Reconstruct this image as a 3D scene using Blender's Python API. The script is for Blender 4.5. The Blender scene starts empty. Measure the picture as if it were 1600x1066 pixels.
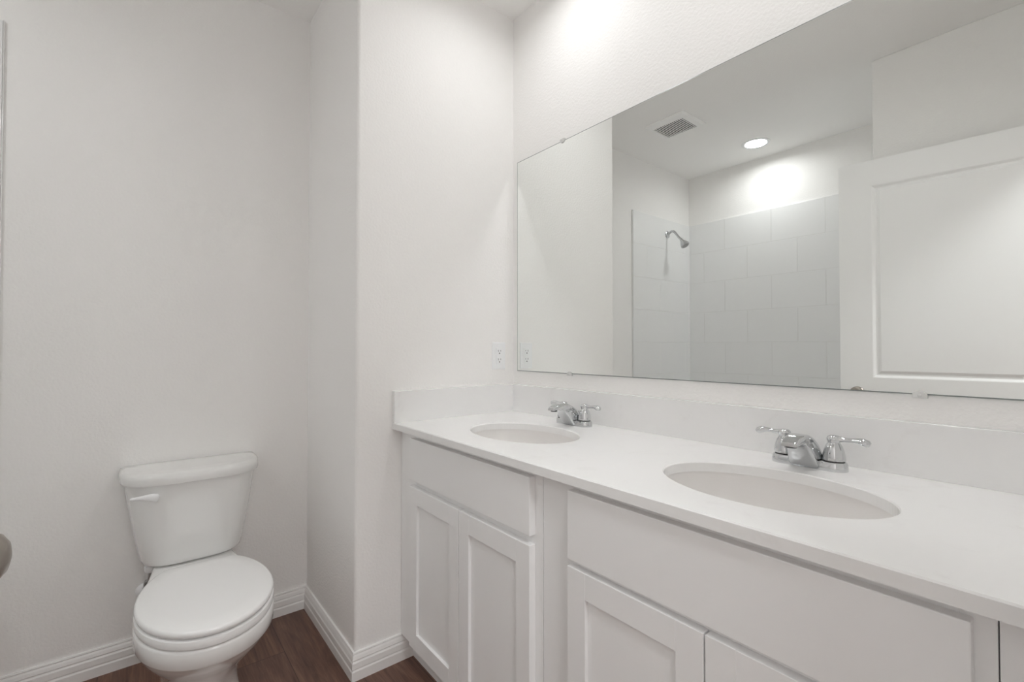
import bpy, bmesh, math, random
from mathutils import Vector, Matrix

# ------------------------------------------------------------------ camera, world, lights, exposure
SC = bpy.context.scene
COL = SC.collection
PI = math.pi

def set_camera():
    cd = bpy.data.cameras.new('camera')
    co = bpy.data.objects.new('camera', cd)
    COL.objects.link(co)
    cd.sensor_fit = 'HORIZONTAL'
    cd.sensor_width = 36.0
    cd.lens = 729.7 / 1600.0 * 36.0
    cd.clip_start = 0.01
    a, t = math.radians(38.773), math.radians(0.876)
    F = Vector((-math.cos(a), math.sin(a), 0))
    R = Vector((math.sin(a), math.cos(a), 0))
    U = Vector((0, 0, 1))
    F2 = F * math.cos(t) + U * math.sin(t)
    U2 = U * math.cos(t) - F * math.sin(t)
    m = Matrix((R, U2, -F2)).transposed().to_4x4()
    m.translation = Vector((1.6105, -1.3015, 1.1422))
    co.matrix_world = m
    SC.camera = co
set_camera()

W = bpy.data.worlds.new('world')
SC.world = W
W.use_nodes = True
W.node_tree.nodes['Background'].inputs[0].default_value = (1, 0.98, 0.95, 1)
W.node_tree.nodes['Background'].inputs[1].default_value = 0.15

SC.view_settings.view_transform = 'Standard'
SC.view_settings.look = 'None'
SC.view_settings.gamma = 1
SC.view_settings.use_curve_mapping = False
SC.view_settings.exposure = 0.18
SC.cycles.max_bounces = 16
SC.cycles.diffuse_bounces = 10
SC.cycles.glossy_bounces = 8
SC.cycles.blur_glossy = 0.0
SC.cycles.sample_clamp_indirect = 60.0
SC.cycles.seed = 7
SC.cycles.caustics_reflective = True

LAMP = 3.0           # glow of the recessed lamps' lenses
SHOWER_W = 3.0       # the same over the shower
LAMP_W = 1.78         # power of the downlight in each recessed lamp (watts)
HALL_FILL = 34.0         # emission of the unseen fill light added in the hall

# ------------------------------------------------------------------ main sizes of the room (metres)
H = 2.61             # ceiling
XF = -0.585          # wall behind the toilet and the shower head
YC = -0.705          # front of the boxed-out corner
YB = -2.452          # long wall of the bathtub
XW = 0.917           # foot wall of the bathtub
YW = -1.63           # tub front plane
XE = 1.60            # entry wall
ZC = 0.870           # counter top
LIGHT_Y = -0.31
TOILET_Y = -1.132

# ------------------------------------------------------------------ materials
def nodes_of(name):
    m = bpy.data.materials.new(name)
    m.use_nodes = True
    nt = m.node_tree
    return m, nt, nt.nodes['Principled BSDF']

def simple(name, col, rough=0.5, metal=0.0, coat=0.0, spec=0.5, bump=None):
    m, nt, b = nodes_of(name)
    b.inputs['Base Color'].default_value = (*col, 1)
    b.inputs['Roughness'].default_value = rough
    b.inputs['Metallic'].default_value = metal
    b.inputs['Coat Weight'].default_value = coat
    b.inputs['Coat Roughness'].default_value = 0.05
    b.inputs['Specular IOR Level'].default_value = spec
    # a touch of procedural unevenness in the gloss
    tc = nt.nodes.new('ShaderNodeTexCoord')
    nz = nt.nodes.new('ShaderNodeTexNoise')
    nz.inputs['Scale'].default_value = bump[0] if bump else 30
    nz.inputs['Detail'].default_value = 3
    nt.links.new(tc.outputs['Object'], nz.inputs['Vector'])
    if bump:
        bp = nt.nodes.new('ShaderNodeBump')
        bp.inputs['Strength'].default_value = bump[1]
        bp.inputs['Distance'].default_value = bump[2]
        nt.links.new(nz.outputs['Fac'], bp.inputs['Height'])
        nt.links.new(bp.outputs['Normal'], b.inputs['Normal'])
    elif metal < 0.5:
        mr = nt.nodes.new('ShaderNodeMapRange')
        mr.inputs['To Min'].default_value = max(0.0, rough - 0.02)
        mr.inputs['To Max'].default_value = min(1.0, rough + 0.02)
        nt.links.new(nz.outputs['Fac'], mr.inputs['Value'])
        nt.links.new(mr.outputs['Result'], b.inputs['Roughness'])
    return m

def emitter(name, col, strength):
    m, nt, b = nodes_of(name)
    b.inputs['Base Color'].default_value = (0.9, 0.9, 0.9, 1)
    b.inputs['Emission Color'].default_value = (*col, 1)
    b.inputs['Emission Strength'].default_value = strength
    return m

def wood_floor():
    m, nt, b = nodes_of('wood_plank_floor')
    N, L = nt.nodes.new, nt.links.new
    tc = N('ShaderNodeTexCoord')
    mp = N('ShaderNodeMapping')
    mp.inputs['Location'].default_value = (0.31, 0.857, 0)
    L(tc.outputs['Object'], mp.inputs['Vector'])
    br = N('ShaderNodeTexBrick')
    br.offset = 0.37
    br.inputs['Color1'].default_value = (0, 0, 0, 1)
    br.inputs['Color2'].default_value = (1, 1, 1, 1)
    br.inputs['Mortar'].default_value = (0.5, 0.5, 0.5, 1)
    br.inputs['Scale'].default_value = 1
    br.inputs['Mortar Size'].default_value = 0.0011
    br.inputs['Mortar Smooth'].default_value = 0.3
    br.inputs['Bias'].default_value = 0
    br.inputs['Brick Width'].default_value = 1.22
    br.inputs['Row Height'].default_value = 0.18
    L(mp.outputs['Vector'], br.inputs['Vector'])
    # the grain: stretched noise, shifted plank by plank
    sh = N('ShaderNodeVectorMath'); sh.operation = 'MULTIPLY_ADD'
    sh.inputs[1].default_value = (1, 1, 1)
    cmb = N('ShaderNodeCombineXYZ')
    mul = N('ShaderNodeMath'); mul.operation = 'MULTIPLY'; mul.inputs[1].default_value = 7.0
    L(br.outputs['Color'], mul.inputs[0]); L(mul.outputs[0], cmb.inputs['X']); L(mul.outputs[0], cmb.inputs['Y'])
    L(mp.outputs['Vector'], sh.inputs[0]); L(cmb.outputs[0], sh.inputs[2])
    st = N('ShaderNodeMapping'); st.inputs['Scale'].default_value = (1.6, 15, 1)
    L(sh.outputs[0], st.inputs['Vector'])
    n1 = N('ShaderNodeTexNoise'); n1.inputs['Scale'].default_value = 1.6; n1.inputs['Detail'].default_value = 7
    n1.inputs['Roughness'].default_value = 0.62; n1.inputs['Distortion'].default_value = 1.1
    L(st.outputs[0], n1.inputs['Vector'])
    st2 = N('ShaderNodeMapping'); st2.inputs['Scale'].default_value = (5, 95, 1)
    L(sh.outputs[0], st2.inputs['Vector'])
    n2 = N('ShaderNodeTexNoise'); n2.inputs['Scale'].default_value = 2.0; n2.inputs['Detail'].default_value = 4
    L(st2.outputs[0], n2.inputs['Vector'])
    mx = N('ShaderNodeMix'); mx.data_type = 'FLOAT'; mx.inputs['Factor'].default_value = 0.3
    L(n1.outputs['Fac'], mx.inputs['A']); L(n2.outputs['Fac'], mx.inputs['B'])
    rp = N('ShaderNodeValToRGB')
    e = rp.color_ramp.elements
    e[0].position = 0.30; e[0].color = (0.080, 0.040, 0.028, 1)
    e[1].position = 0.72; e[1].color = (0.275, 0.160, 0.115, 1)
    k = e.new(0.52); k.color = (0.175, 0.092, 0.065, 1)
    L(mx.outputs['Result'], rp.inputs['Fac'])
    tint = N('ShaderNodeMix'); tint.data_type = 'RGBA'; tint.blend_type = 'MULTIPLY'
    tint.inputs['Factor'].default_value = 1.0
    tr = N('ShaderNodeValToRGB')
    tr.color_ramp.elements[0].color = (0.84, 0.84, 0.86, 1)
    tr.color_ramp.elements[1].color = (1.08, 1.05, 1.0, 1)
    L(br.outputs['Color'], tr.inputs['Fac'])
    L(rp.outputs['Color'], tint.inputs['A']); L(tr.outputs['Color'], tint.inputs['B'])
    seam = N('ShaderNodeMix'); seam.data_type = 'RGBA'
    seam.inputs['B'].default_value = (0.035, 0.018, 0.012, 1)
    L(br.outputs['Fac'], seam.inputs['Factor']); L(tint.outputs['Result'], seam.inputs['A'])
    L(seam.outputs['Result'], b.inputs['Base Color'])
    b.inputs['Roughness'].default_value = 0.42
    bp = N('ShaderNodeBump'); bp.inputs['Strength'].default_value = 0.25; bp.inputs['Distance'].default_value = 0.001
    L(n2.outputs['Fac'], bp.inputs['Height']); L(bp.outputs['Normal'], b.inputs['Normal'])
    return m

def tile_material(name, axis):
    # white glazed 14 x 10 inch tiles in a running bond; axis is the horizontal run of the wall
    m, nt, b = nodes_of(name)
    N, L = nt.nodes.new, nt.links.new
    tc = N('ShaderNodeTexCoord'); sp = N('ShaderNodeSeparateXYZ'); cb = N('ShaderNodeCombineXYZ')
    sf = N('ShaderNodeMath'); sf.operation = 'ADD'; sf.inputs[1].default_value = 0.0475 if axis == 'X' else 0.0
    L(tc.outputs['Object'], sp.inputs[0]); L(sp.outputs[axis], sf.inputs[0]); L(sf.outputs[0], cb.inputs['X']); L(sp.outputs['Z'], cb.inputs['Y'])
    br = N('ShaderNodeTexBrick'); br.offset = 0.5
    br.inputs['Color1'].default_value = (0.87, 0.875, 0.875, 1)
    br.inputs['Color2'].default_value = (0.88, 0.885, 0.885, 1)
    br.inputs['Mortar'].default_value = (0.845, 0.845, 0.835, 1)
    br.inputs['Scale'].default_value = 1
    br.inputs['Mortar Size'].default_value = 0.0021
    br.inputs['Mortar Smooth'].default_value = 0.35
    br.inputs['Brick Width'].default_value = 0.3575
    br.inputs['Row Height'].default_value = 0.2535
    L(cb.outputs[0], br.inputs['Vector'])
    L(br.outputs['Color'], b.inputs['Base Color'])
    bp = N('ShaderNodeBump'); bp.invert = True
    bp.inputs['Strength'].default_value = 0.8; bp.inputs['Distance'].default_value = 0.0015
    L(br.outputs['Fac'], bp.inputs['Height']); L(bp.outputs['Normal'], b.inputs['Normal'])
    mr = N('ShaderNodeMapRange'); mr.inputs['To Min'].default_value = 0.08; mr.inputs['To Max'].default_value = 0.7
    L(br.outputs['Fac'], mr.inputs['Value']); L(mr.outputs['Result'], b.inputs['Roughness'])
    return m

def quartz():
    m, nt, b = nodes_of('white_quartz')
    N, L = nt.nodes.new, nt.links.new
    tc = N('ShaderNodeTexCoord')
    n1 = N('ShaderNodeTexNoise'); n1.inputs['Scale'].default_value = 9; n1.inputs['Detail'].default_value = 8
    n1.inputs['Roughness'].default_value = 0.7; n1.inputs['Distortion'].default_value = 0.8
    L(tc.outputs['Object'], n1.inputs['Vector'])
    rp = N('ShaderNodeValToRGB'); e = rp.color_ramp.elements
    e[0].position = 0.32; e[0].color = (0.835, 0.83, 0.825, 1)
    e[1].position = 0.44; e[1].color = (0.87, 0.87, 0.865, 1)
    L(n1.outputs['Fac'], rp.inputs['Fac']); L(rp.outputs['Color'], b.inputs['Base Color'])
    b.inputs['Roughness'].default_value = 0.16
    return m

PAINT = simple('warm_white_wall_paint', (0.925, 0.916, 0.904), 0.62, spec=0.3, bump=(115, 0.6, 0.002))
CEIL = simple('ceiling_paint', (0.93, 0.925, 0.912), 0.9, spec=0.1, bump=(110, 0.35, 0.002))
TRIM = simple('white_semigloss_trim', (0.90, 0.892, 0.88), 0.32)
DOORP = simple('white_door_paint', (0.90, 0.90, 0.895), 0.36)
CAB = simple('white_cabinet_paint', (0.885, 0.885, 0.885), 0.36)
PORC = simple('white_porcelain', (0.86, 0.86, 0.85), 0.09, coat=0.3)
SEATM = simple('white_seat_enamel', (0.87, 0.87, 0.865), 0.16)
BASIN = simple('basin_porcelain', (0.83, 0.815, 0.80), 0.10, coat=0.3)
CHROME = simple('polished_chrome', (0.64, 0.65, 0.66), 0.05, metal=1)
DARK = simple('dark_gap', (0.02, 0.02, 0.02), 0.6)
NICKEL = simple('satin_nickel', (0.36, 0.325, 0.29), 0.28, metal=1)
MIRROR = simple('silvered_glass', (0.885, 0.905, 0.89), 0.0, metal=1)
MEDGE = simple('mirror_glass_edge', (0.24, 0.26, 0.25), 0.3)
CLIP = simple('clear_plastic_clip', (0.72, 0.72, 0.71), 0.12)
PLASTIC = simple('white_plastic', (0.905, 0.915, 0.925), 0.3)
DUCT = simple('fan_duct_grey', (0.03, 0.03, 0.03), 0.7)
VENTP = simple('vent_plastic', (0.93, 0.93, 0.92), 0.45)
QUARTZ = quartz()
WOOD = wood_floor()
TILE_X = tile_material('white_tile_long_wall', 'X')
TILE_Y = tile_material('white_tile_end_wall', 'Y')
TILEEDGE = simple('tile_edge', (0.80, 0.805, 0.80), 0.3)
LENS = emitter('lamp_lens', (1.0, 1.0, 0.99), LAMP)
HALL_FILL_LENS = emitter('hall_fill_lens', (0.97, 0.985, 1.0), HALL_FILL)
BRAID = simple('braided_steel', (0.42, 0.42, 0.42), 0.35, metal=0.8)

# ------------------------------------------------------------------ mesh helpers
class MB:
    """collects vertices and faces in world coordinates (or a thing's own), then links ONE mesh object"""
    def __init__(s): s.v, s.f, s.m = [], [], []
    def add(s, v, f, mi=0):
        k = len(s.v); s.v += [tuple(p) for p in v]
        s.f += [tuple(i + k for i in q) for q in f]; s.m += [mi] * len(f)
        return s
    def box(s, x0, x1, y0, y1, z0, z1, mi=0):
        v = [(x, y, z) for z in (z0, z1) for y in (y0, y1) for x in (x0, x1)]
        return s.add(v, [(0, 2, 3, 1), (4, 5, 7, 6), (0, 1, 5, 4), (2, 6, 7, 3), (0, 4, 6, 2), (1, 3, 7, 5)], mi)
    def loft(s, rings, cap0=True, cap1=True, mi=0, closed=False):
        n = len(rings[0]); v = [p for r in rings for p in r]; f = []
        m = len(rings)
        for i in range(m if closed else m - 1):
            a, b = i * n, ((i + 1) % m) * n
            for j in range(n):
                k = (j + 1) % n
                f.append((a + j, a + k, b + k, b + j))
        if not closed:
            if cap0: f.append(tuple(range(n - 1, -1, -1)))
            if cap1: f.append(tuple((m - 1) * n + j for j in range(n)))
        return s.add(v, f, mi)
    def lathe(s, prof, c=(0, 0, 0), axis='z', n=32, cap0=True, cap1=True, mi=0):
        rings = []
        for r, h in prof:
            ring = []
            for i in range(n):
                a = 2 * PI * i / n; p, q = r * math.cos(a), r * math.sin(a)
                ring.append({'z': (c[0] + p, c[1] + q, c[2] + h), 'y': (c[0] - p, c[1] + h, c[2] + q), 'x': (c[0] + h, c[1] + p, c[2] + q)}[axis])
            rings.append(ring)
        return s.loft(rings, cap0, cap1, mi)
    def tube(s, pts, radii, n=14, flat=1.0, up=(0, 0, 1), mi=0):
        P = [Vector(p) for p in pts]; rings = []
        if not hasattr(radii, '__len__'): radii = [radii] * len(P)
        for i, p in enumerate(P):
            t = (P[min(i + 1, len(P) - 1)] - P[max(i - 1, 0)]).normalized()
            u = Vector(up); sd = t.cross(u)
            if sd.length < 1e-3: sd = t.cross(Vector((1, 0, 0)))
            sd.normalize(); w = sd.cross(t).normalized(); r = radii[i]
            rings.append([tuple(p + sd * (r * math.cos(2 * PI * k / n)) + w * (r * flat * math.sin(2 * PI * k / n))) for k in range(n)])
        return s.loft(rings, True, True, mi)
    def build(s, name, mats, parent=None, origin=None, local=False, smooth=None, bevel=0, seg=2):
        if not isinstance(mats, (list, tuple)): mats = [mats]
        o0 = Vector((0, 0, 0))
        if not local:
            if parent is not None: o0 = world_loc(parent)
            elif origin is not None: o0 = Vector(origin)
        me = bpy.data.meshes.new(name)
        me.from_pydata([tuple(Vector(p) - o0) for p in s.v], [], s.f)
        for m in mats: me.materials.append(m)
        for p, k in zip(me.polygons, s.m): p.material_index = k
        bm = bmesh.new(); bm.from_mesh(me)
        bmesh.ops.recalc_face_normals(bm, faces=bm.faces)
        if bevel:
            es = [e for e in bm.edges if len(e.link_faces) == 2 and e.calc_face_angle() > math.radians(35)]
            bmesh.ops.bevel(bm, geom=es, offset=bevel, segments=seg, profile=0.5, affect='EDGES', clamp_overlap=True)
        bm.to_mesh(me); bm.free()
        if smooth is not None:
            me.polygons.foreach_set('use_smooth', [True] * len(me.polygons))
            me.set_sharp_from_angle(angle=math.radians(smooth))
        ob = bpy.data.objects.new(name, me); COL.objects.link(ob)
        if parent is not None: ob.parent = parent
        elif not local: ob.location = o0
        return ob

def world_loc(o):
    l = Vector((0, 0, 0))
    while o is not None:
        l += o.location; o = o.parent
    return l

def thing(name, label, cat, loc, group=None):
    o = bpy.data.objects.new(name, None); COL.objects.link(o)
    o.empty_display_size = 0.05; o.location = loc
    return tag(o, label, cat, group)

def tag(o, label, cat, group=None):
    o['label'] = label; o['category'] = cat
    if group: o['group'] = group
    return o

def struct(o):
    o['kind'] = 'structure'; return o

def dup(root, loc, label):
    def cp(o, par):
        c = o.copy(); COL.objects.link(c)
        if par is not None: c.parent = par
        for ch in list(o.children): cp(ch, c)
        return c
    kids = list(root.children)
    r = root.copy(); COL.objects.link(r); r.location = loc; r['label'] = label
    for ch in kids: cp(ch, r)
    return r

def ellipse(cx, cy, a, b, z, n=64):
    return [(cx + a * math.cos(2 * PI * i / n), cy + b * math.sin(2 * PI * i / n), z) for i in range(n)]

# ------------------------------------------------------------------ the setting
T = 0.10
HX = 3.10                                     # far side of the hall outside the doorway
HY0, HY1 = YB, 0.9
struct(MB().box(XF - T, HX + T, YB - T, HY1 + T, -0.05, 0.0).build('floor', WOOD))
struct(MB().box(XF - T, HX + T, YB - T, HY1 + T, H, H + 0.05).build('ceiling', CEIL))
struct(MB().box(0, XE, 0, T, 0, H).build('wall_right', PAINT, origin=(0, 0, 0)))
struct(MB().box(XF - T, XF, YB - T, YC, 0, H).build('wall_far', PAINT, origin=(XF, YB, 0)))
struct(MB().box(XF, XE, YB - T, YB, 0, H).build('wall_left', PAINT, origin=(XF, YB, 0)))
struct(MB().box(XW, XE, YB, YW, 0, H).build('wall_tub_end', PAINT, origin=(XW, YW, 0), bevel=0.004))

def corner_wall():
    # boxed-out corner with a bullnose outer edge
    r, n = 0.014, 6
    poly = [(XF - T, T), (XF - T, YC)]
    for i in range(n + 1):
        a = -PI / 2 + (PI / 2) * i / n
        poly.append((-r + r * math.cos(a), YC + r + r * math.sin(a)))
    poly.append((0, T))
    m = MB().loft([[(x, y, z) for x, y in poly] for z in (0, H)])
    return struct(m.build('wall_corner', PAINT, origin=(0, YC, 0), smooth=40))
corner_wall()

DY0, DY1, DZ = -1.555, -0.745, 2.075           # doorway in the entry wall
m = MB().box(XE, XE + 0.115, YB - T, DY0, 0, H).box(XE, XE + 0.115, DY1, HY1 + T, 0, H).box(XE, XE + 0.115, DY0, DY1, DZ, H)
struct(m.build('wall_entry', PAINT, origin=(XE, DY0, 0)))
m = MB().box(XE + .001, XE + 0.114, DY0 - .001, DY0 + 0.018, 0, DZ).box(XE + .001, XE + 0.114, DY1 - 0.018, DY1 + .001, 0, DZ).box(XE + .001, XE + 0.114, DY0, DY1, DZ - 0.018, DZ)
for y0, y1 in ((DY0 - 0.07, DY0 + 0.004), (DY1 - 0.004, DY1 + 0.06)):
    m.box(XE + 0.115, XE + 0.127, y0, y1, 0, DZ + 0.055)
m.box(XE + 0.115, XE + 0.127, DY0 - 0.07, DY1 + 0.06, DZ - 0.004, DZ + 0.06)
struct(m.build('trim_1', TRIM, origin=(XE, DY0, 0)))
# the hall beyond
struct(MB().box(HX, HX + T, HY0 - T, HY1 + T, 0, H).build('wall_hall_far', PAINT, origin=(HX, 0, 0)))
struct(MB().box(XE + 0.115, HX, HY0 - T, HY0, 0, H).build('wall_hall_left', PAINT, origin=(HX, HY0, 0)))
struct(MB().box(XE + 0.115, HX, HY1, HY1 + T, 0, H).build('wall_hall_right', PAINT, origin=(HX, HY1, 0)))

BB = [(0.0, 0.0), (0.0145, 0.0), (0.0145, 0.032), (0.0118, 0.0365), (0.0118, 0.039), (0.0138, 0.0415), (0.0130, 0.060),
      (0.0098, 0.0650), (0.0098, 0.0672), (0.0118, 0.0700), (0.0090, 0.0800), (0.0055, 0.0860), (0.0080, 0.0895), (0.0065, 0.0935), (0.0, 0.0935)]
def baseboard(name, a, b, inward, e0=0, e1=0):
    # e0 / e1: +1 outside miter (runs on past the corner), -1 inside miter, 0 square end
    A, B = Vector((*a, 0)), Vector((*b, 0)); t = (B - A).normalized(); n = Vector((*inward, 0))
    r0 = [tuple(A + n * d - t * (e0 * d) + Vector((0, 0, z))) for d, z in BB]
    r1 = [tuple(B + n * d + t * (e1 * d) + Vector((0, 0, z))) for d, z in BB]
    return struct(MB().loft([r0, r1]).build(name, TRIM, origin=(*a, 0)))
baseboard('baseboard_far', (XF, -1.643), (XF, YC), (1, 0), 0, -1)
baseboard('baseboard_alcove', (XF, YC), (0, YC), (0, -1), -1, 1)
baseboard('baseboard_corner', (0, YC), (0, -0.4905), (1, 0), 1, 0)
baseboard('baseboard_tub_end', (XW, YW), (XE, YW), (0, -1 * -1), 0, 0)

# ------------------------------------------------------------------ bathtub and its tiled surround
ZT = 2.2
def tub():
    x0, x1, y0, y1, zt = XF + 0.001, XW - 0.001, YB + 0.001, -1.652, 0.42
    cx, cy, a, b = (x0 + x1) / 2, (y0 + y1) / 2, (x1 - x0) / 2, (y1 - y0) / 2
    n = 64
    def ring(ra, rb, z, p):
        out = []
        for i in range(n):
            t = 2 * PI * i / n; c, s = math.cos(t), math.sin(t)
            out.append((cx + ra * math.copysign(abs(c) ** (2 / p), c), cy + rb * math.copysign(abs(s) ** (2 / p), s), z))
        return out
    m = MB().loft([ring(a, b, 0, 60), ring(a, b, zt - 0.02, 60), ring(a - 0.004, b - 0.004, zt - 0.004, 60), ring(a - 0.012, b - 0.012, zt, 50),
                   ring(a - 0.06, b - 0.07, zt, 7), ring(a - 0.08, b - 0.09, zt - 0.02, 6), ring(a - 0.14, b - 0.13, 0.12, 5), ring(a - 0.20, b - 0.17, 0.08, 5)])
    o = m.build('bathtub', PORC, origin=(cx, cy, 0), smooth=40)
    return tag(o, 'white alcove bathtub below the tiled shower surround', 'bathtub')
tub()
def surround():
    th, y1 = 0.012, -1.644
    root = thing('tile_surround', 'glossy white tile surround in running bond around the shower', 'tile surround', (XF + th, y1, ZT))
    ym = [(-0.3, y1)]
    m = MB().box(XF + .0006, XF + th, YB + .0006, y1 - 0.0035, 0.421, ZT - 0.003)
    m.box(XF + .0006, XF + th - 0.003, y1 - 0.0035, y1, 0.421, ZT - 0.0, 1)
    m.build('tile_panel', [TILE_Y, TILEEDGE], root, bevel=0.0015)
    MB().box(XF + th, XW - th, YB + .0006, YB + th, 0.421, ZT - 0.003).build('tile_panel', TILE_X, root, bevel=0.0015)
    MB().box(XW - th, XW - .0006, YB + .0006, y1, 0.421, ZT - 0.003).build('tile_panel', TILE_Y, root, bevel=0.0015)
surround()

def shower_head():
    c = (XF + 0.012, -2.10, 2.075)
    root = thing('shower_head', 'small chrome shower head on a bent arm, on the tiled wall', 'shower head', c)
    MB().lathe([(0.0, 0.0), (0.030, 0.0), (0.029, 0.005), (0.020, 0.011), (0.010, 0.013), (0, 0.013)], c, 'x', 32, False, False).build('escutcheon', CHROME, root, smooth=40)
    pts = []
    for i in range(13):
        t = i / 12
        pts.append((c[0] + 0.01 + 0.115 * t, c[1], c[2] + 0.022 * math.sin(PI * min(1, t * 1.25)) - 0.062 * max(0, t - 0.25) ** 1.5 * 1.5))
    MB().tube(pts, 0.0095, 16).build('arm', CHROME, root, smooth=50)
    e = Vector(pts[-1]); d = (Vector(pts[-1]) - Vector(pts[-3])).normalized(); d = (d + Vector((0.15, 0, -0.55))).normalized()
    prof = [(0.0105, -0.006), (0.0135, 0.004), (0.0135, 0.014), (0.016, 0.020), (0.030, 0.045), (0.0345, 0.060), (0.0345, 0.067), (0.031, 0.069)]
    sd = d.cross(Vector((0, 1, 0))).normalized(); u = Vector((0, 1, 0))
    rings = [[tuple(e + d * h + (sd * math.cos(2 * PI * k / 28) + u * math.sin(2 * PI * k / 28)) * r) for k in range(28)] for r, h in prof]
    MB().loft(rings).build('spray_head', CHROME, root, smooth=40)
    rings = [[tuple(e + d * h + (sd * math.cos(2 * PI * k / 28) + u * math.sin(2 * PI * k / 28)) * r) for k in range(28)] for r, h in ((0.029, 0.068), (0.027, 0.0715))]
    MB().loft(rings).build('spray_face', BRAID, root, smooth=40)
shower_head()

# ------------------------------------------------------------------ ceiling: lamps and fan grille
def lamp(loc, label, lens, k=1.0):
    root = thing('recessed_light', label, 'ceiling light', loc)
    prof = [(0.092, 0.0), (0.092, -0.003), (0.088, -0.006), (0.076, -0.0065), (0.066, -0.001), (0.066, 0.0)]
    n = 48
    prof = [(r * k, z) for r, z in prof]
    MB().lathe(prof, (0, 0, 0), 'z', n, False, False).build('trim_ring', PLASTIC, root, local=True, smooth=35)
    MB().lathe([(0.066 * k, -0.0008), (0.03 * k, -0.0014), (0.004 * k, -0.0016)], (0, 0, 0), 'z', n, False, True).build('lens', lens, root, local=True, smooth=60)
    return root
def downlight(loc, w, sp):
    ld = bpy.data.lights.new('downlight', 'AREA'); ld.shape = 'DISK'; ld.size = 0.14
    ld.spread = math.radians(sp); ld.energy = w; ld.color = (0.985, 0.99, 0.99)
    o = bpy.data.objects.new('downlight', ld); COL.objects.link(o); o.location = (loc[0], loc[1], H - 0.003)
for q, w in (((0.113, -2.154), SHOWER_W), ((0.446, LIGHT_Y), LAMP_W), ((1.197, LIGHT_Y), LAMP_W)): downlight(q, w, 165)
shower_lamp = lamp((0.113, -2.154, H), 'round recessed ceiling light glowing above the shower', LENS)
dup(shower_lamp, (0.446, LIGHT_Y, H), 'round recessed ceiling light above the sink nearest the outlet')
dup(shower_lamp, (1.197, LIGHT_Y, H), 'round recessed ceiling light above the sink nearest the camera')
lamp((2.35, -1.15, H), 'large round fill light added in the hall outside the doorway', HALL_FILL_LENS, 3.8)  # unseen, added behind the camera to send soft fill through the doorway

def vent():
    x0, x1, y0, y1 = -0.242, 0.046, -1.590, -1.322
    gx0, gx1, gy0, gy1 = -0.215, -0.002, -1.565, -1.385
    root = thing('exhaust_fan_grille', 'white square exhaust fan grille with slats on the ceiling', 'vent', ((x0 + x1) / 2, (y0 + y1) / 2, H))
    def rr(a0, a1, b0, b1, z): return [(a0, b0, z), (a1, b0, z), (a1, b1, z), (a0, b1, z)]
    m = MB().loft([rr(x0, x1, y0, y1, H), rr(x0, x1, y0, y1, H - 0.004), rr(x0 + 0.012, x1 - 0.012, y0 + 0.012, y1 - 0.012, H - 0.013),
                   rr(gx0, gx1, gy0, gy1, H - 0.013), rr(gx0, gx1, gy0, gy1, H - 0.0006)], False, False)
    m.build('frame', VENTP, root)
    MB().box(gx0, gx1, gy0, gy1, H - 0.001, H - 0.0005).build('duct_opening', DUCT, root)
    g = MB(); n = 15; pt = (gx1 - gx0) / n
    for i in range(n):
        xc = gx0 + pt * (i + 0.36)
        g.box(xc - 0.22 * pt, xc + 0.22 * pt, gy0, gy1, H - 0.0125, H - 0.0110)
    g.build('slats', VENTP, root)
vent()

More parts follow.
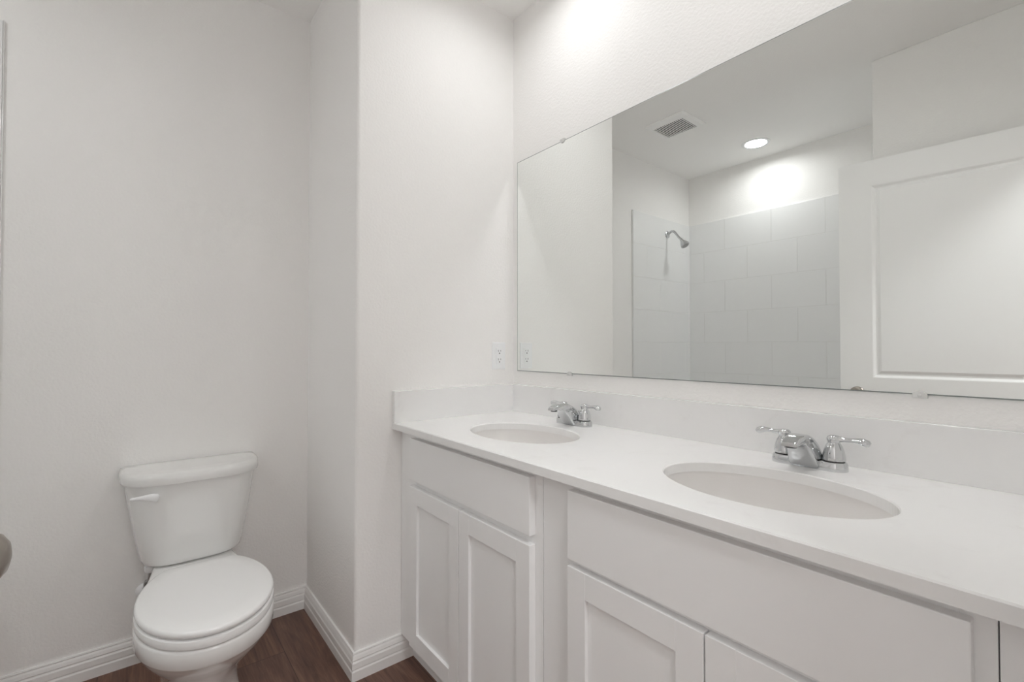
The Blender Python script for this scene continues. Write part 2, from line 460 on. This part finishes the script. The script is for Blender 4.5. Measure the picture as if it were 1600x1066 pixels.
# ------------------------------------------------------------------ open panel door (hinged at the entry wall) with its knob
def door():
    root = bpy.data.objects.new('door_1', None); COL.objects.link(root); struct(root)
    root['label'] = 'white two-panel door standing open, seen in the mirror'
    wd, th, z0, z1 = 0.785, 0.035, 0.012, 2.053
    root.location = (0.814, -1.465, 0); root.rotation_euler = (0, 0, math.atan(-0.1034))
    xs = [0, 0.130, wd - 0.112, wd]; zs = [z0, 0.215, 0.845, 1.000, 1.930, z1]
    m = MB()
    for yf, sg in ((0, 1), (-th, -1)):
        for i in range(3):
            for j in range(5):
                a0, a1, c0, c1 = xs[i], xs[i + 1], zs[j], zs[j + 1]
                if i == 1 and j in (1, 3):
                    rings = []
                    for ins, dep in ((0, 0), (0.004, -0.0015), (0.013, -0.0095), (0.020, -0.0105), (0.033, -0.0030), (0.040, -0.0030)):
                        y = yf + sg * dep
                        rings.append([(a0 + ins, y, c0 + ins), (a1 - ins, y, c0 + ins), (a1 - ins, y, c1 - ins), (a0 + ins, y, c1 - ins)])
                    m.loft(rings, False, True)
                else:
                    m.add([(a0, yf, c0), (a1, yf, c0), (a1, yf, c1), (a0, yf, c1)], [(0, 1, 2, 3)])
    for a, b in (((0, z0), (0, z1)), ((wd, z0), (wd, z1))):
        m.add([(a[0], 0, z0), (a[0], -th, z0), (a[0], -th, z1), (a[0], 0, z1)], [(0, 1, 2, 3)])
    for z in (z0, z1):
        m.add([(0, 0, z), (wd, 0, z), (wd, -th, z), (0, -th, z)], [(0, 1, 2, 3)])
    ob = m.build('door_leaf', DOORP, root, local=True)
    bm = bmesh.new(); bm.from_mesh(ob.data); bmesh.ops.remove_doubles(bm, verts=bm.verts, dist=1e-5)
    bmesh.ops.recalc_face_normals(bm, faces=bm.faces); bm.to_mesh(ob.data); bm.free()
    kx, kz = 0.068, 0.922
    for sg, y0 in ((1, 0.0), (-1, -th)):
        k = MB()
        prof = [(0.0, 0.0), (0.032, 0.0), (0.0315, 0.004), (0.027, 0.0075), (0.014, 0.0095), (0.0115, 0.013), (0.0115, 0.020), (0.014, 0.025),
                (0.0205, 0.031), (0.0255, 0.038), (0.0278, 0.046), (0.0272, 0.053), (0.0235, 0.060), (0.016, 0.0655), (0.007, 0.068), (0.001, 0.0684)]
        k.lathe([(r, sg * h) for r, h in prof], (kx, y0, kz), 'y', 40, False, True)
        k.build('knob', NICKEL, root, local=True, smooth=50)
    MB().box(-0.0012, 0.0, -0.030, -0.005, kz - 0.028, kz + 0.028).build('latch_plate', NICKEL, root, local=True)
    for hz in (0.25, 1.05, 1.85):
        MB().lathe([(0.006, -0.045), (0.006, 0.045)], (wd + 0.004, 0.006, hz), 'z', 16).build('hinge', NICKEL, root, local=True, smooth=40)
door()

# ------------------------------------------------------------------ vanity cabinets
CF, DF = -0.535, -0.555                       # face frame plane, door plane
def cabinet(name, label, x0, x1, fx0, fx1, xm0, xm1, zd0, zd1, dz0, dz1, filler=None):
    root = thing(name, label, 'cabinet', ((x0 + x1) / 2, CF / 2, 0), 'vanity base cabinets')
    b = MB()
    for s0 in (x0, x1 - 0.016):                # side panels with the toe-kick notch
        b.loft([[(x, y, z) for y, z in ((CF + 0.019, 0.8465), (CF + 0.019, 0.099), (-0.4775, 0.099), (-0.4775, 0.0), (-0.004, 0.0), (-0.004, 0.8465))] for x in (s0, s0 + 0.016)])
    b.box(x0 + 0.016, x1 - 0.016, CF + 0.019, -0.010, 0.10, 0.116).box(x0 + 0.016, x1 - 0.016, -0.010, -0.004, 0.116, 0.8465)
    b.build('carcass', CAB, root)
    f = MB()
    f.box(x0 + .0004, fx0 + 0.02, CF, CF + 0.019, 0.095, 0.8465).box(fx1 - 0.012, x1 - .0004, CF, CF + 0.019, 0.095, 0.8465)
    for c0, c1 in ((0.095, 0.130), (zd1 - 0.012, dz0 + 0.012), (dz1 - 0.03, 0.8465)):
        f.box(fx0 + 0.02, fx1 - 0.012, CF, CF + 0.019, c0, c1)
    f.build('face_frame', CAB, root, bevel=0.0006, seg=1)
    MB().box(x0, x1, -0.490, -0.478, 0.0, 0.099).build('toe_kick', CAB, root)
    MB().box(fx0, fx1, DF, CF, dz0, dz1).build('drawer_front', CAB, root, bevel=0.0018)
    for a0, a1 in ((fx0, xm0), (xm1, fx1)):
        sw, rl, yb = 0.052, 0.056, CF - 0.0003
        d = MB()
        d.box(a0, a0 + sw, DF, yb, zd0, zd1).box(a1 - sw, a1, DF, yb, zd0, zd1)
        d.box(a0 + sw, a1 - sw, DF, yb, zd0, zd0 + rl).box(a0 + sw, a1 - sw, DF, yb, zd1 - rl, zd1)
        dr = d.build('door', CAB, root, bevel=0.0007, seg=1)
        MB().box(a0 + sw + .0004, a1 - sw - .0004, DF + 0.009, yb, zd0 + rl + .0004, zd1 - rl - .0004).build('door_panel', CAB, dr)
    if filler:
        for fx in filler: MB().box(*fx).build('filler_strip', CAB, root, bevel=0.0006, seg=1)
    return root
cabinet('vanity_cabinet', 'white two-door vanity cabinet under the sink nearest the outlet', 0.008, 0.776, 0.110, 0.748, 0.426, 0.4295, 0.112, 0.662, 0.684, 0.828,
        [(0.0005, 0.0078, -0.528, -0.50, 0.098, 0.8465)])
cabinet('vanity_cabinet', 'white two-door vanity cabinet under the sink nearest the camera', 0.777, 1.539, 0.876, 1.519, 1.1935, 1.197, 0.112, 0.662, 0.676, 0.828,
        [(1.540, 1.5995, CF, CF + 0.019, 0.0, 0.8465)])

# ------------------------------------------------------------------ countertop with oval cut-outs, splashes
SINKS = [(0.446, -0.321), (1.197, -0.322)]
SA, SB = 0.2085, 0.147
def countertop():
    root = thing('countertop', 'white quartz countertop with two oval sink cut-outs and low backsplash', 'countertop', (0.8, -0.28, 0.847))
    x0, x1, y0, y1 = 0.0005, XE - 0.0005, -0.5715, -0.0005
    bm = bmesh.new()
    def loop(pts):
        vs = [bm.verts.new(p) for p in pts]
        es = [bm.edges.new((vs[i], vs[(i + 1) % len(vs)])) for i in range(len(vs))]
        return vs, es
    def rect(i, z): return [(x0, y0 + i, z), (x1, y0 + i, z), (x1, y1, z), (x0, y1, z)]
    def stitch(a, b):
        n = len(a)
        for i in range(n): bm.faces.new((a[i], a[(i + 1) % n], b[(i + 1) % n], b[i]))
    zt, zb, e = ZC, 0.847, 0.0025
    o_t, e1 = loop(rect(e, zt)); es = list(e1); holes = []
    for cx, cy in SINKS:
        h, eh = loop(ellipse(cx, cy, SA + e, SB + e, zt, 96)); es += eh; holes.append(h)
    bmesh.ops.triangle_fill(bm, use_beauty=True, edges=es)
    o_m = [bm.verts.new(p) for p in rect(0, zt - e)]
    o_b, e2 = loop(rect(0, zb)); es = list(e2); stitch(o_t, o_m); stitch(o_m, o_b)
    for (cx, cy), h in zip(SINKS, holes):
        hm = [bm.verts.new(p) for p in ellipse(cx, cy, SA, SB, zt - e, 96)]
        hb, eh = loop(ellipse(cx, cy, SA, SB, zb, 96)); es += eh
        stitch(h, hm); stitch(hm, hb)
    bmesh.ops.triangle_fill(bm, use_beauty=True, edges=es)
    bmesh.ops.recalc_face_normals(bm, faces=bm.faces)
    o0 = world_loc(root)
    bmesh.ops.translate(bm, verts=bm.verts, vec=-o0)
    me = bpy.data.meshes.new('slab'); bm.to_mesh(me); bm.free(); me.materials.append(QUARTZ)
    ob = bpy.data.objects.new('slab', me); COL.objects.link(ob); ob.parent = root
    MB().box(0.0205, x1, -0.020, -0.0005, zt, 0.985).build('backsplash', QUARTZ, root, bevel=0.0007, seg=1)
    MB().box(0.0005, 0.020, y0 + 0.0005, -0.0005, zt, 0.985).build('side_splash', QUARTZ, root, bevel=0.0007, seg=1)
countertop()

def sink(loc, label):
    root = thing('sink', label, 'sink', loc, 'undermount oval sinks')
    a, b = SA + 0.004, SB + 0.004
    prof = [(1.0, 0.0), (0.995, -0.010), (0.965, -0.040), (0.915, -0.075), (0.82, -0.105), (0.66, -0.126), (0.42, -0.138), (0.20, -0.143), (0.11, -0.145)]
    rings = [ellipse(0, 0, a * 1.09, b * 1.12, 0, 72)] + [ellipse(0, 0, a * s, b * s if s > 0.3 else a * s, z, 72) for s, z in prof]
    outer = [ellipse(0, 0, a * s + 0.008, (b * s if s > 0.3 else a * s) + 0.008, z - 0.008, 72) for s, z in reversed(prof)]
    outer.append(ellipse(0, 0, a * 1.09, b * 1.12, -0.008, 72))
    MB().loft(rings + outer, closed=True).build('basin', BASIN, root, local=True, smooth=50)
    m = MB().lathe([(0.026, -0.1455), (0.025, -0.1425), (0.021, -0.1425), (0.019, -0.145)], (0, 0, 0), 'z', 32, True, True)
    m.lathe([(0.017, -0.144), (0.0165, -0.140), (0.010, -0.1385), (0.001, -0.138)], (0, 0, 0), 'z', 32, True, True)
    m.build('drain', CHROME, root, local=True, smooth=40)
    m = MB()
    return root
s1 = sink((SINKS[0][0], SINKS[0][1], 0.8469), 'white oval undermount sink nearest the wall outlet')
dup(s1, (SINKS[1][0], SINKS[1][1], 0.8469), 'white oval undermount sink nearest the camera')

def faucet(loc, label):
    root = thing('faucet', label, 'faucet', loc, 'chrome two-handle faucets')
    def stad(L, w, z, n=14):
        r = w; out = []
        for i in range(n + 1):
            t = -PI / 2 + PI * i / n; out.append((L - r + r * math.cos(t), r * math.sin(t), z))
        for i in range(n + 1):
            t = PI / 2 + PI * i / n; out.append((-L + r + r * math.cos(t), r * math.sin(t), z))
        return out
    MB().loft([stad(0.0780, 0.0265, 0.0), stad(0.0780, 0.0265, 0.006), stad(0.0770, 0.0255, 0.015), stad(0.0745, 0.0230, 0.0195), stad(0.071, 0.0195, 0.0205)]).build('base_plate', CHROME, root, local=True, smooth=45)
    # spout: a broad ribbon that climbs forward from the base and thins to the outlet
    P = [(0.016, 0.018, -0.006, 0.000, 0.0345), (0.006, 0.040, -0.026, 0.0005, 0.0340), (-0.008, 0.057, -0.040, 0.012, 0.0320), (-0.026, 0.0705, -0.050, 0.030, 0.0285),
         (-0.046, 0.0785, -0.062, 0.046, 0.0250), (-0.066, 0.0805, -0.076, 0.0565, 0.0220), (-0.086, 0.0775, -0.091, 0.0605, 0.0200), (-0.104, 0.0715, -0.104, 0.0590, 0.0185), (-0.112, 0.0670, -0.1105, 0.0575, 0.0170)]
    rings = []
    for yt, zt, yb, zb, w in P:
        c = ((yt + yb) / 2, (zt + zb) / 2); h = ((yt - yb) / 2, (zt - zb) / 2); ring = []
        for k in range(40):
            t = 2 * PI * (k + 0.5) / 40; cs, sn = math.cos(t), math.sin(t)
            u = math.copysign(abs(cs) ** 0.32, cs); v = math.copysign(abs(sn) ** 0.32, sn)
            wk = w * (0.80 + 0.20 * (1 - (v + 1) / 2))          # a little narrower along the top
            ring.append((u * wk, c[0] + h[0] * v, c[1] + h[1] * v))
        rings.append(ring)
    sp = MB().loft(rings).build('spout', CHROME, root, local=True, smooth=60)
    MB().lathe([(0.011, 0.0), (0.011, -0.006), (0.009, -0.0065)], (0, -0.098, 0.0605), 'z', 24).build('outlet', DARK, sp, local=True, smooth=40)
    MB().lathe([(0.003, 0.0), (0.003, 0.026), (0.006, 0.028), (0.0065, 0.034), (0.004, 0.038)], (0, 0.020, 0.012), 'z', 16).build('lift_rod', CHROME, root, local=True, smooth=40)
    for sg in (-1, 1):
        x = 0.051 * sg
        h = MB()
        h.lathe([(0.0225, 0.0225), (0.0225, 0.027), (0.0215, 0.035), (0.0195, 0.044), (0.0165, 0.053), (0.0135, 0.0585), (0.0120, 0.061), (0.0125, 0.0635), (0.0138, 0.067),
                 (0.0138, 0.0705), (0.0120, 0.0745), (0.0080, 0.0770), (0.001, 0.0778)], (x, 0, 0), 'z', 32)
        pts, rad = [], []
        for i in range(15):
            t = i / 14
            pts.append((x + sg * (0.006 + 0.060 * t), 0.004 * t, 0.0700 + 0.0018 * math.sin(PI * t) - 0.0015 * math.sin(PI * 2 * t) - 0.0055 * t * t))
            rad.append(0.0090 - 0.0030 * math.sin(PI * min(1, t * 1.35)) + (0.0010 if t > 0.75 else 0) - (0.0040 if i == 14 else 0))
        h.tube(pts, rad, 16, 0.80)
        hd = h.build('handle', CHROME, root, local=True, smooth=50)
        MB().lathe([(0.0205, 0.0195), (0.0205, 0.0228)], (x, 0, 0), 'z', 32).build('shadow_ring', DARK, hd, local=True, smooth=40)
    return root
FY = -0.083
f1 = faucet((0.446, FY, ZC), 'chrome two-handle faucet at the sink nearest the wall outlet')
dup(f1, (1.193, FY, ZC), 'chrome two-handle faucet at the sink nearest the camera')

# ------------------------------------------------------------------ mirror on its clips
def mirror():
    x0, x1, z0, z1 = 0.034, 1.575, 1.0432, 1.957
    root = thing('wall_mirror', 'large frameless rectangular mirror above the vanity backsplash', 'mirror', ((x0 + x1) / 2, -0.0005, z0))
    def r(i, y): return [(x0 + i, y, z0 + i), (x1 - i, y, z0 + i), (x1 - i, y, z1 - i), (x0 + i, y, z1 - i)]
    m = MB()
    m.loft([r(0, -0.0005), r(0, -0.0052), r(0.0028, -0.006)], True, False, 1)
    m.add(r(0.0028, -0.006), [(0, 1, 2, 3)], 0)
    m.build('glass', [MIRROR, MEDGE], root)
    def clip(x, z, up):
        c = MB(); s = 1 if up else -1
        ring = []
        for i in range(13):
            t = PI * i / 12
            ring.append((x + 0.0125 * math.cos(t), z - s * 0.0085 * math.sin(t)))
        ring += [(x - 0.0125, z + s * 0.007), (x + 0.0125, z + s * 0.007)]
        c.loft([[(a, y, b) for a, b in ring] for y in (-0.0062, -0.0095)])
        c.box(x - 0.0125, x + 0.0125, -0.0062, -0.0004, min(z + s * 0.0003, z + s * 0.007), max(z + s * 0.0003, z + s * 0.007))
        c.lathe([(0.004, -0.0095), (0.0035, -0.011), (0.001, -0.0115)], (x, 0, z + s * 0.0015), 'y', 16)
        o = c.build('clip', CLIP, root, bevel=0.0006, seg=1)
    for x in (0.315, 1.40): clip(x, z1, True)
    for x in (0.351, 1.379): clip(x, z0, False)
mirror()

# ------------------------------------------------------------------ wall outlet
def outlet():
    yc, zc, w, h = -0.0835, 1.109, 0.0355, 0.058
    root = thing('wall_outlet', 'white wall outlet plate beside the mirror, above the side splash', 'outlet', (0, yc, zc))
    def r(i, x, a=w, b=h): return [(x, yc - a + i, zc - b + i), (x, yc + a - i, zc - b + i), (x, yc + a - i, zc + b - i), (x, yc - a + i, zc + b - i)]
    MB().loft([r(0, 0), r(0, 0.003), r(0.0035, 0.0062)]).build('cover_plate', PLASTIC, root, bevel=0.0008)
    rc = MB().loft([r(0, 0.006, 0.0165, 0.0335), r(0, 0.0078, 0.0165, 0.0335), r(0.001, 0.0086, 0.0165, 0.0335)]).build('receptacle', PLASTIC, root)
    d = MB()
    for s in (-1, 1):
        z = zc + s * 0.0185
        d.box(0.0084, 0.0088, yc - 0.0075, yc - 0.0055, z - 0.001, z + 0.0075).box(0.0084, 0.0088, yc + 0.0055, yc + 0.0072, z + 0.0, z + 0.0070)
        d.lathe([(0.0027, 0.0), (0.0027, 0.0004)], (0.0084, yc, z - 0.0075), 'x', 16)
    d.build('slots', DARK, rc)
    MB().box(0.0084, 0.0091, yc - 0.006, yc - 0.0005, zc - 0.003, zc + 0.003).box(0.0084, 0.0091, yc + 0.0005, yc + 0.006, zc - 0.003, zc + 0.003).build('test_button', PLASTIC, rc)
outlet()

# ------------------------------------------------------------------ toilet
def toilet():
    ty = TOILET_Y
    root = thing('toilet', 'white two-piece toilet with closed lid and side flush lever', 'toilet', (-0.20, ty, 0))
    def egg(xb, xf, xm, w, wb, z, n=40, nb=14):
        out = []
        for i in range(n + 1):
            t = -PI / 2 + PI * i / n
            out.append((xm + (xf - xm) * math.cos(t), ty + w * math.sin(t), z))
        for i in range(1, nb + 1):
            s = i / nb; out.append((xm + (xb - xm) * s, ty + (wb + (w - wb) * (0.5 + 0.5 * math.cos(PI * s))), z))
        for i in range(nb, 0, -1):
            s = i / nb; out.append((xm + (xb - xm) * s, ty - (wb + (w - wb) * (0.5 + 0.5 * math.cos(PI * s))), z))
        return out
    B = [(-0.43, 0.030, -0.16, 0.112, 0.095, 0.0), (-0.43, 0.028, -0.16, 0.111, 0.095, 0.02), (-0.43, 0.012, -0.17, 0.102, 0.090, 0.05), (-0.45, -0.002, -0.17, 0.095, 0.085, 0.10),
         (-0.47, 0.005, -0.16, 0.096, 0.085, 0.15), (-0.49, 0.040, -0.12, 0.107, 0.085, 0.20), (-0.51, 0.098, -0.07, 0.130, 0.088, 0.25), (-0.525, 0.150, -0.05, 0.150, 0.095, 0.290),
         (-0.535, 0.182, -0.04, 0.163, 0.105, 0.318), (-0.54, 0.193, -0.035, 0.168, 0.110, 0.331), (-0.54, 0.200, -0.035, 0.171, 0.112, 0.337), (-0.54, 0.203, -0.035, 0.172, 0.113, 0.375), (-0.54, 0.201, -0.035, 0.170, 0.112, 0.381), (-0.535, 0.195, -0.035, 0.165, 0.108, 0.384)]
    MB().loft([egg(*b) for b in B]).build('bowl', PORC, root, smooth=50)
    def oval(xb, xf, xm, w, wb, z, n=64):
        out = []
        for i in range(n):
            t = 2 * PI * i / n; c, s_ = math.cos(t), math.sin(t)
            x = xm + ((xf - xm) if c > 0 else (xm - xb) * 1.17) * c
            if c < 0: x = xb + 0.006 * math.log(1 + math.exp((x - xb) / 0.006))
            out.append((x, ty + w * s_, z))
        return out
    def slab(z0, z1, xb, xf, w, wb, r):
        return [oval(xb + r, xf - r, -0.035, w - r, wb - r, z0), oval(xb + r * .3, xf - r * .3, -0.035, w - r * .3, wb - r * .3, z0 + r * .35), oval(xb, xf, -0.035, w, wb, (z0 + z1) / 2),
                oval(xb + r * .3, xf - r * .3, -0.035, w - r * .3, wb - r * .3, z1 - r * .35), oval(xb + r, xf - r, -0.035, w - r, wb - r, z1)]
    R = slab(0.3865, 0.410, -0.262, 0.208, 0.1725, 0.100, 0.007)
    inner = [oval(-0.19, 0.135, -0.035, 0.105, 0.05, 0.410), oval(-0.19, 0.135, -0.035, 0.105, 0.05, 0.3865)]
    MB().loft(R + inner, closed=True).build('seat', SEATM, root, smooth=50)
    Lr = slab(0.4135, 0.433, -0.266, 0.207, 0.1705, 0.098, 0.0075)
    Lr.append(oval(-0.22, 0.15, -0.035, 0.12, 0.06, 0.4352)); Lr.append(oval(-0.12, 0.05, -0.035, 0.04, 0.02, 0.4358))
    lid = MB().loft(Lr).build('lid', SEATM, root, smooth=50)
    for s in (-1, 1):
        MB().lathe([(0.011, -0.022), (0.013, -0.018), (0.013, 0.018), (0.011, 0.022)], (-0.272, ty + s * 0.070, 0.4045), 'y', 20).build('hinge', SEATM, lid, smooth=40)
    def dee(xb, xf, w, z, p=5.0, n=48, r=0.02):
        out = []
        for i in range(n + 1):
            t = -PI / 2 + PI * i / n; c, s = max(0, math.cos(t)), math.sin(t)
            out.append((xb + (xf - xb) * c ** (2 / p) * (1 - 0.0 * s * s), ty + w * math.copysign(abs(s) ** (2 / p), s), z))
        return out
    def bow(ring, xf, d, w):
        # the front bellies out a little in the middle
        return [(x - d * min(1, ((y - ty) / w) ** 2) * (1 if x > xf - 0.06 else 0.0), y, z) for x, y, z in ring]
    TK = [(-0.545, -0.415, 0.130, 0.386), (-0.552, -0.402, 0.147, 0.389), (-0.557, -0.392, 0.155, 0.397), (-0.560, -0.388, 0.159, 0.410), (-0.566, -0.382, 0.171, 0.470), (-0.571, -0.377, 0.183, 0.540), (-0.575, -0.373, 0.194, 0.610), (-0.577, -0.370, 0.2025, 0.676)]
    MB().loft([dee(a, b, w, z, 3.6) for a, b, w, z in TK]).build('tank', PORC, root, smooth=50)
    LD = [(-0.578, -0.362, 0.2085, 0.6765), (-0.579, -0.356, 0.2135, 0.6785), (-0.580, -0.354, 0.2155, 0.684), (-0.580, -0.354, 0.2155, 0.700), (-0.579, -0.357, 0.2130, 0.7085), (-0.577, -0.363, 0.2075, 0.7145), (-0.572, -0.374, 0.1970, 0.7175), (-0.55, -0.41, 0.16, 0.7190)]
    MB().loft([dee(a, b, w, z, 3.6) for a, b, w, z in LD]).build('tank_lid', PORC, root, smooth=50)
    # flush lever on the left of the tank's front
    y0, z0 = ty - 0.117, 0.638
    m = MB()
    m.lathe([(0.0125, -0.006), (0.0125, 0.006), (0.0105, 0.0085), (0.001, 0.009)], (-0.377, y0, z0), 'x', 28)
    rings = []
    for t, hw, dp in ((0, .0030, .002), (.03, .0070, .004), (.10, .0100, .0055), (.20, .0108, .006), (.34, .0098, .0058), (.50, .0078, .005), (.66, .0060, .0045), (.80, .0050, .004), (.92, .0042, .0035), (.98, .0030, .0025), (1, .0012, .001)):
        cy, cz, cx = y0 + 0.012 - 0.078 * t, z0 + 0.003 + 0.006 * t + 0.002 * math.sin(PI * t), -0.3645 + 0.005 * math.sin(PI * t * 0.8) - 0.004 * t
        rings.append([(cx + 0.003 + 1.3 * dp * math.sin(2 * PI * k / 16), cy, cz + 1.2 * hw * math.cos(2 * PI * k / 16)) for k in range(16)])
    m.loft(rings)
    m.build('flush_lever', PLASTIC, root, smooth=60)
    MB().lathe([(0.012, 0.0), (0.012, -0.010), (0.0165, -0.012), (0.0165, -0.028), (0.012, -0.036)], (-0.475, ty - 0.126, 0.392), 'z', 20).build('fill_valve_nut', PLASTIC, root, smooth=40)
toilet()

def stop_valve():
    y, z = TOILET_Y - 0.138, 0.252
    root = thing('water_stop_valve', 'small water stop valve with white wall flange and supply hose behind the toilet', 'valve', (XF, y, z))
    MB().lathe([(0.028, 0.0), (0.027, 0.005), (0.022, 0.010), (0.012, 0.014), (0.0105, 0.015)], (XF, y, z), 'x', 32).build('flange', PLASTIC, root, smooth=40)
    m = MB().lathe([(0.008, 0.010), (0.008, 0.040), (0.011, 0.042), (0.011, 0.066), (0.006, 0.068)], (XF, y, z), 'x', 20)
    m.lathe([(0.007, 0.0), (0.007, 0.020), (0.0085, 0.021), (0.0085, 0.030)], (XF + 0.054, y, z), 'z', 16)
    m.build('valve_body', CHROME, root, smooth=40)
    MB().loft([[(XF + h, y + 0.017 * math.cos(2 * PI * k / 24), z + 0.010 * math.sin(2 * PI * k / 24)) for k in range(24)] for h in (0.070, 0.080)]).build('valve_handle', CHROME, root, smooth=40)
    P0, P1, P2, P3 = Vector((XF + 0.054, y, z + 0.028)), Vector((XF + 0.054, y, z + 0.08)), Vector((-0.475, TOILET_Y - 0.126, 0.30)), Vector((-0.475, TOILET_Y - 0.126, 0.354))
    pts = [P0 * (1 - t) ** 3 + P1 * 3 * t * (1 - t) ** 2 + P2 * 3 * t * t * (1 - t) + P3 * t ** 3 for t in [i / 20 for i in range(21)]]
    MB().tube(pts, 0.0058, 14).build('supply_hose', BRAID, root, smooth=50)
stop_valve()
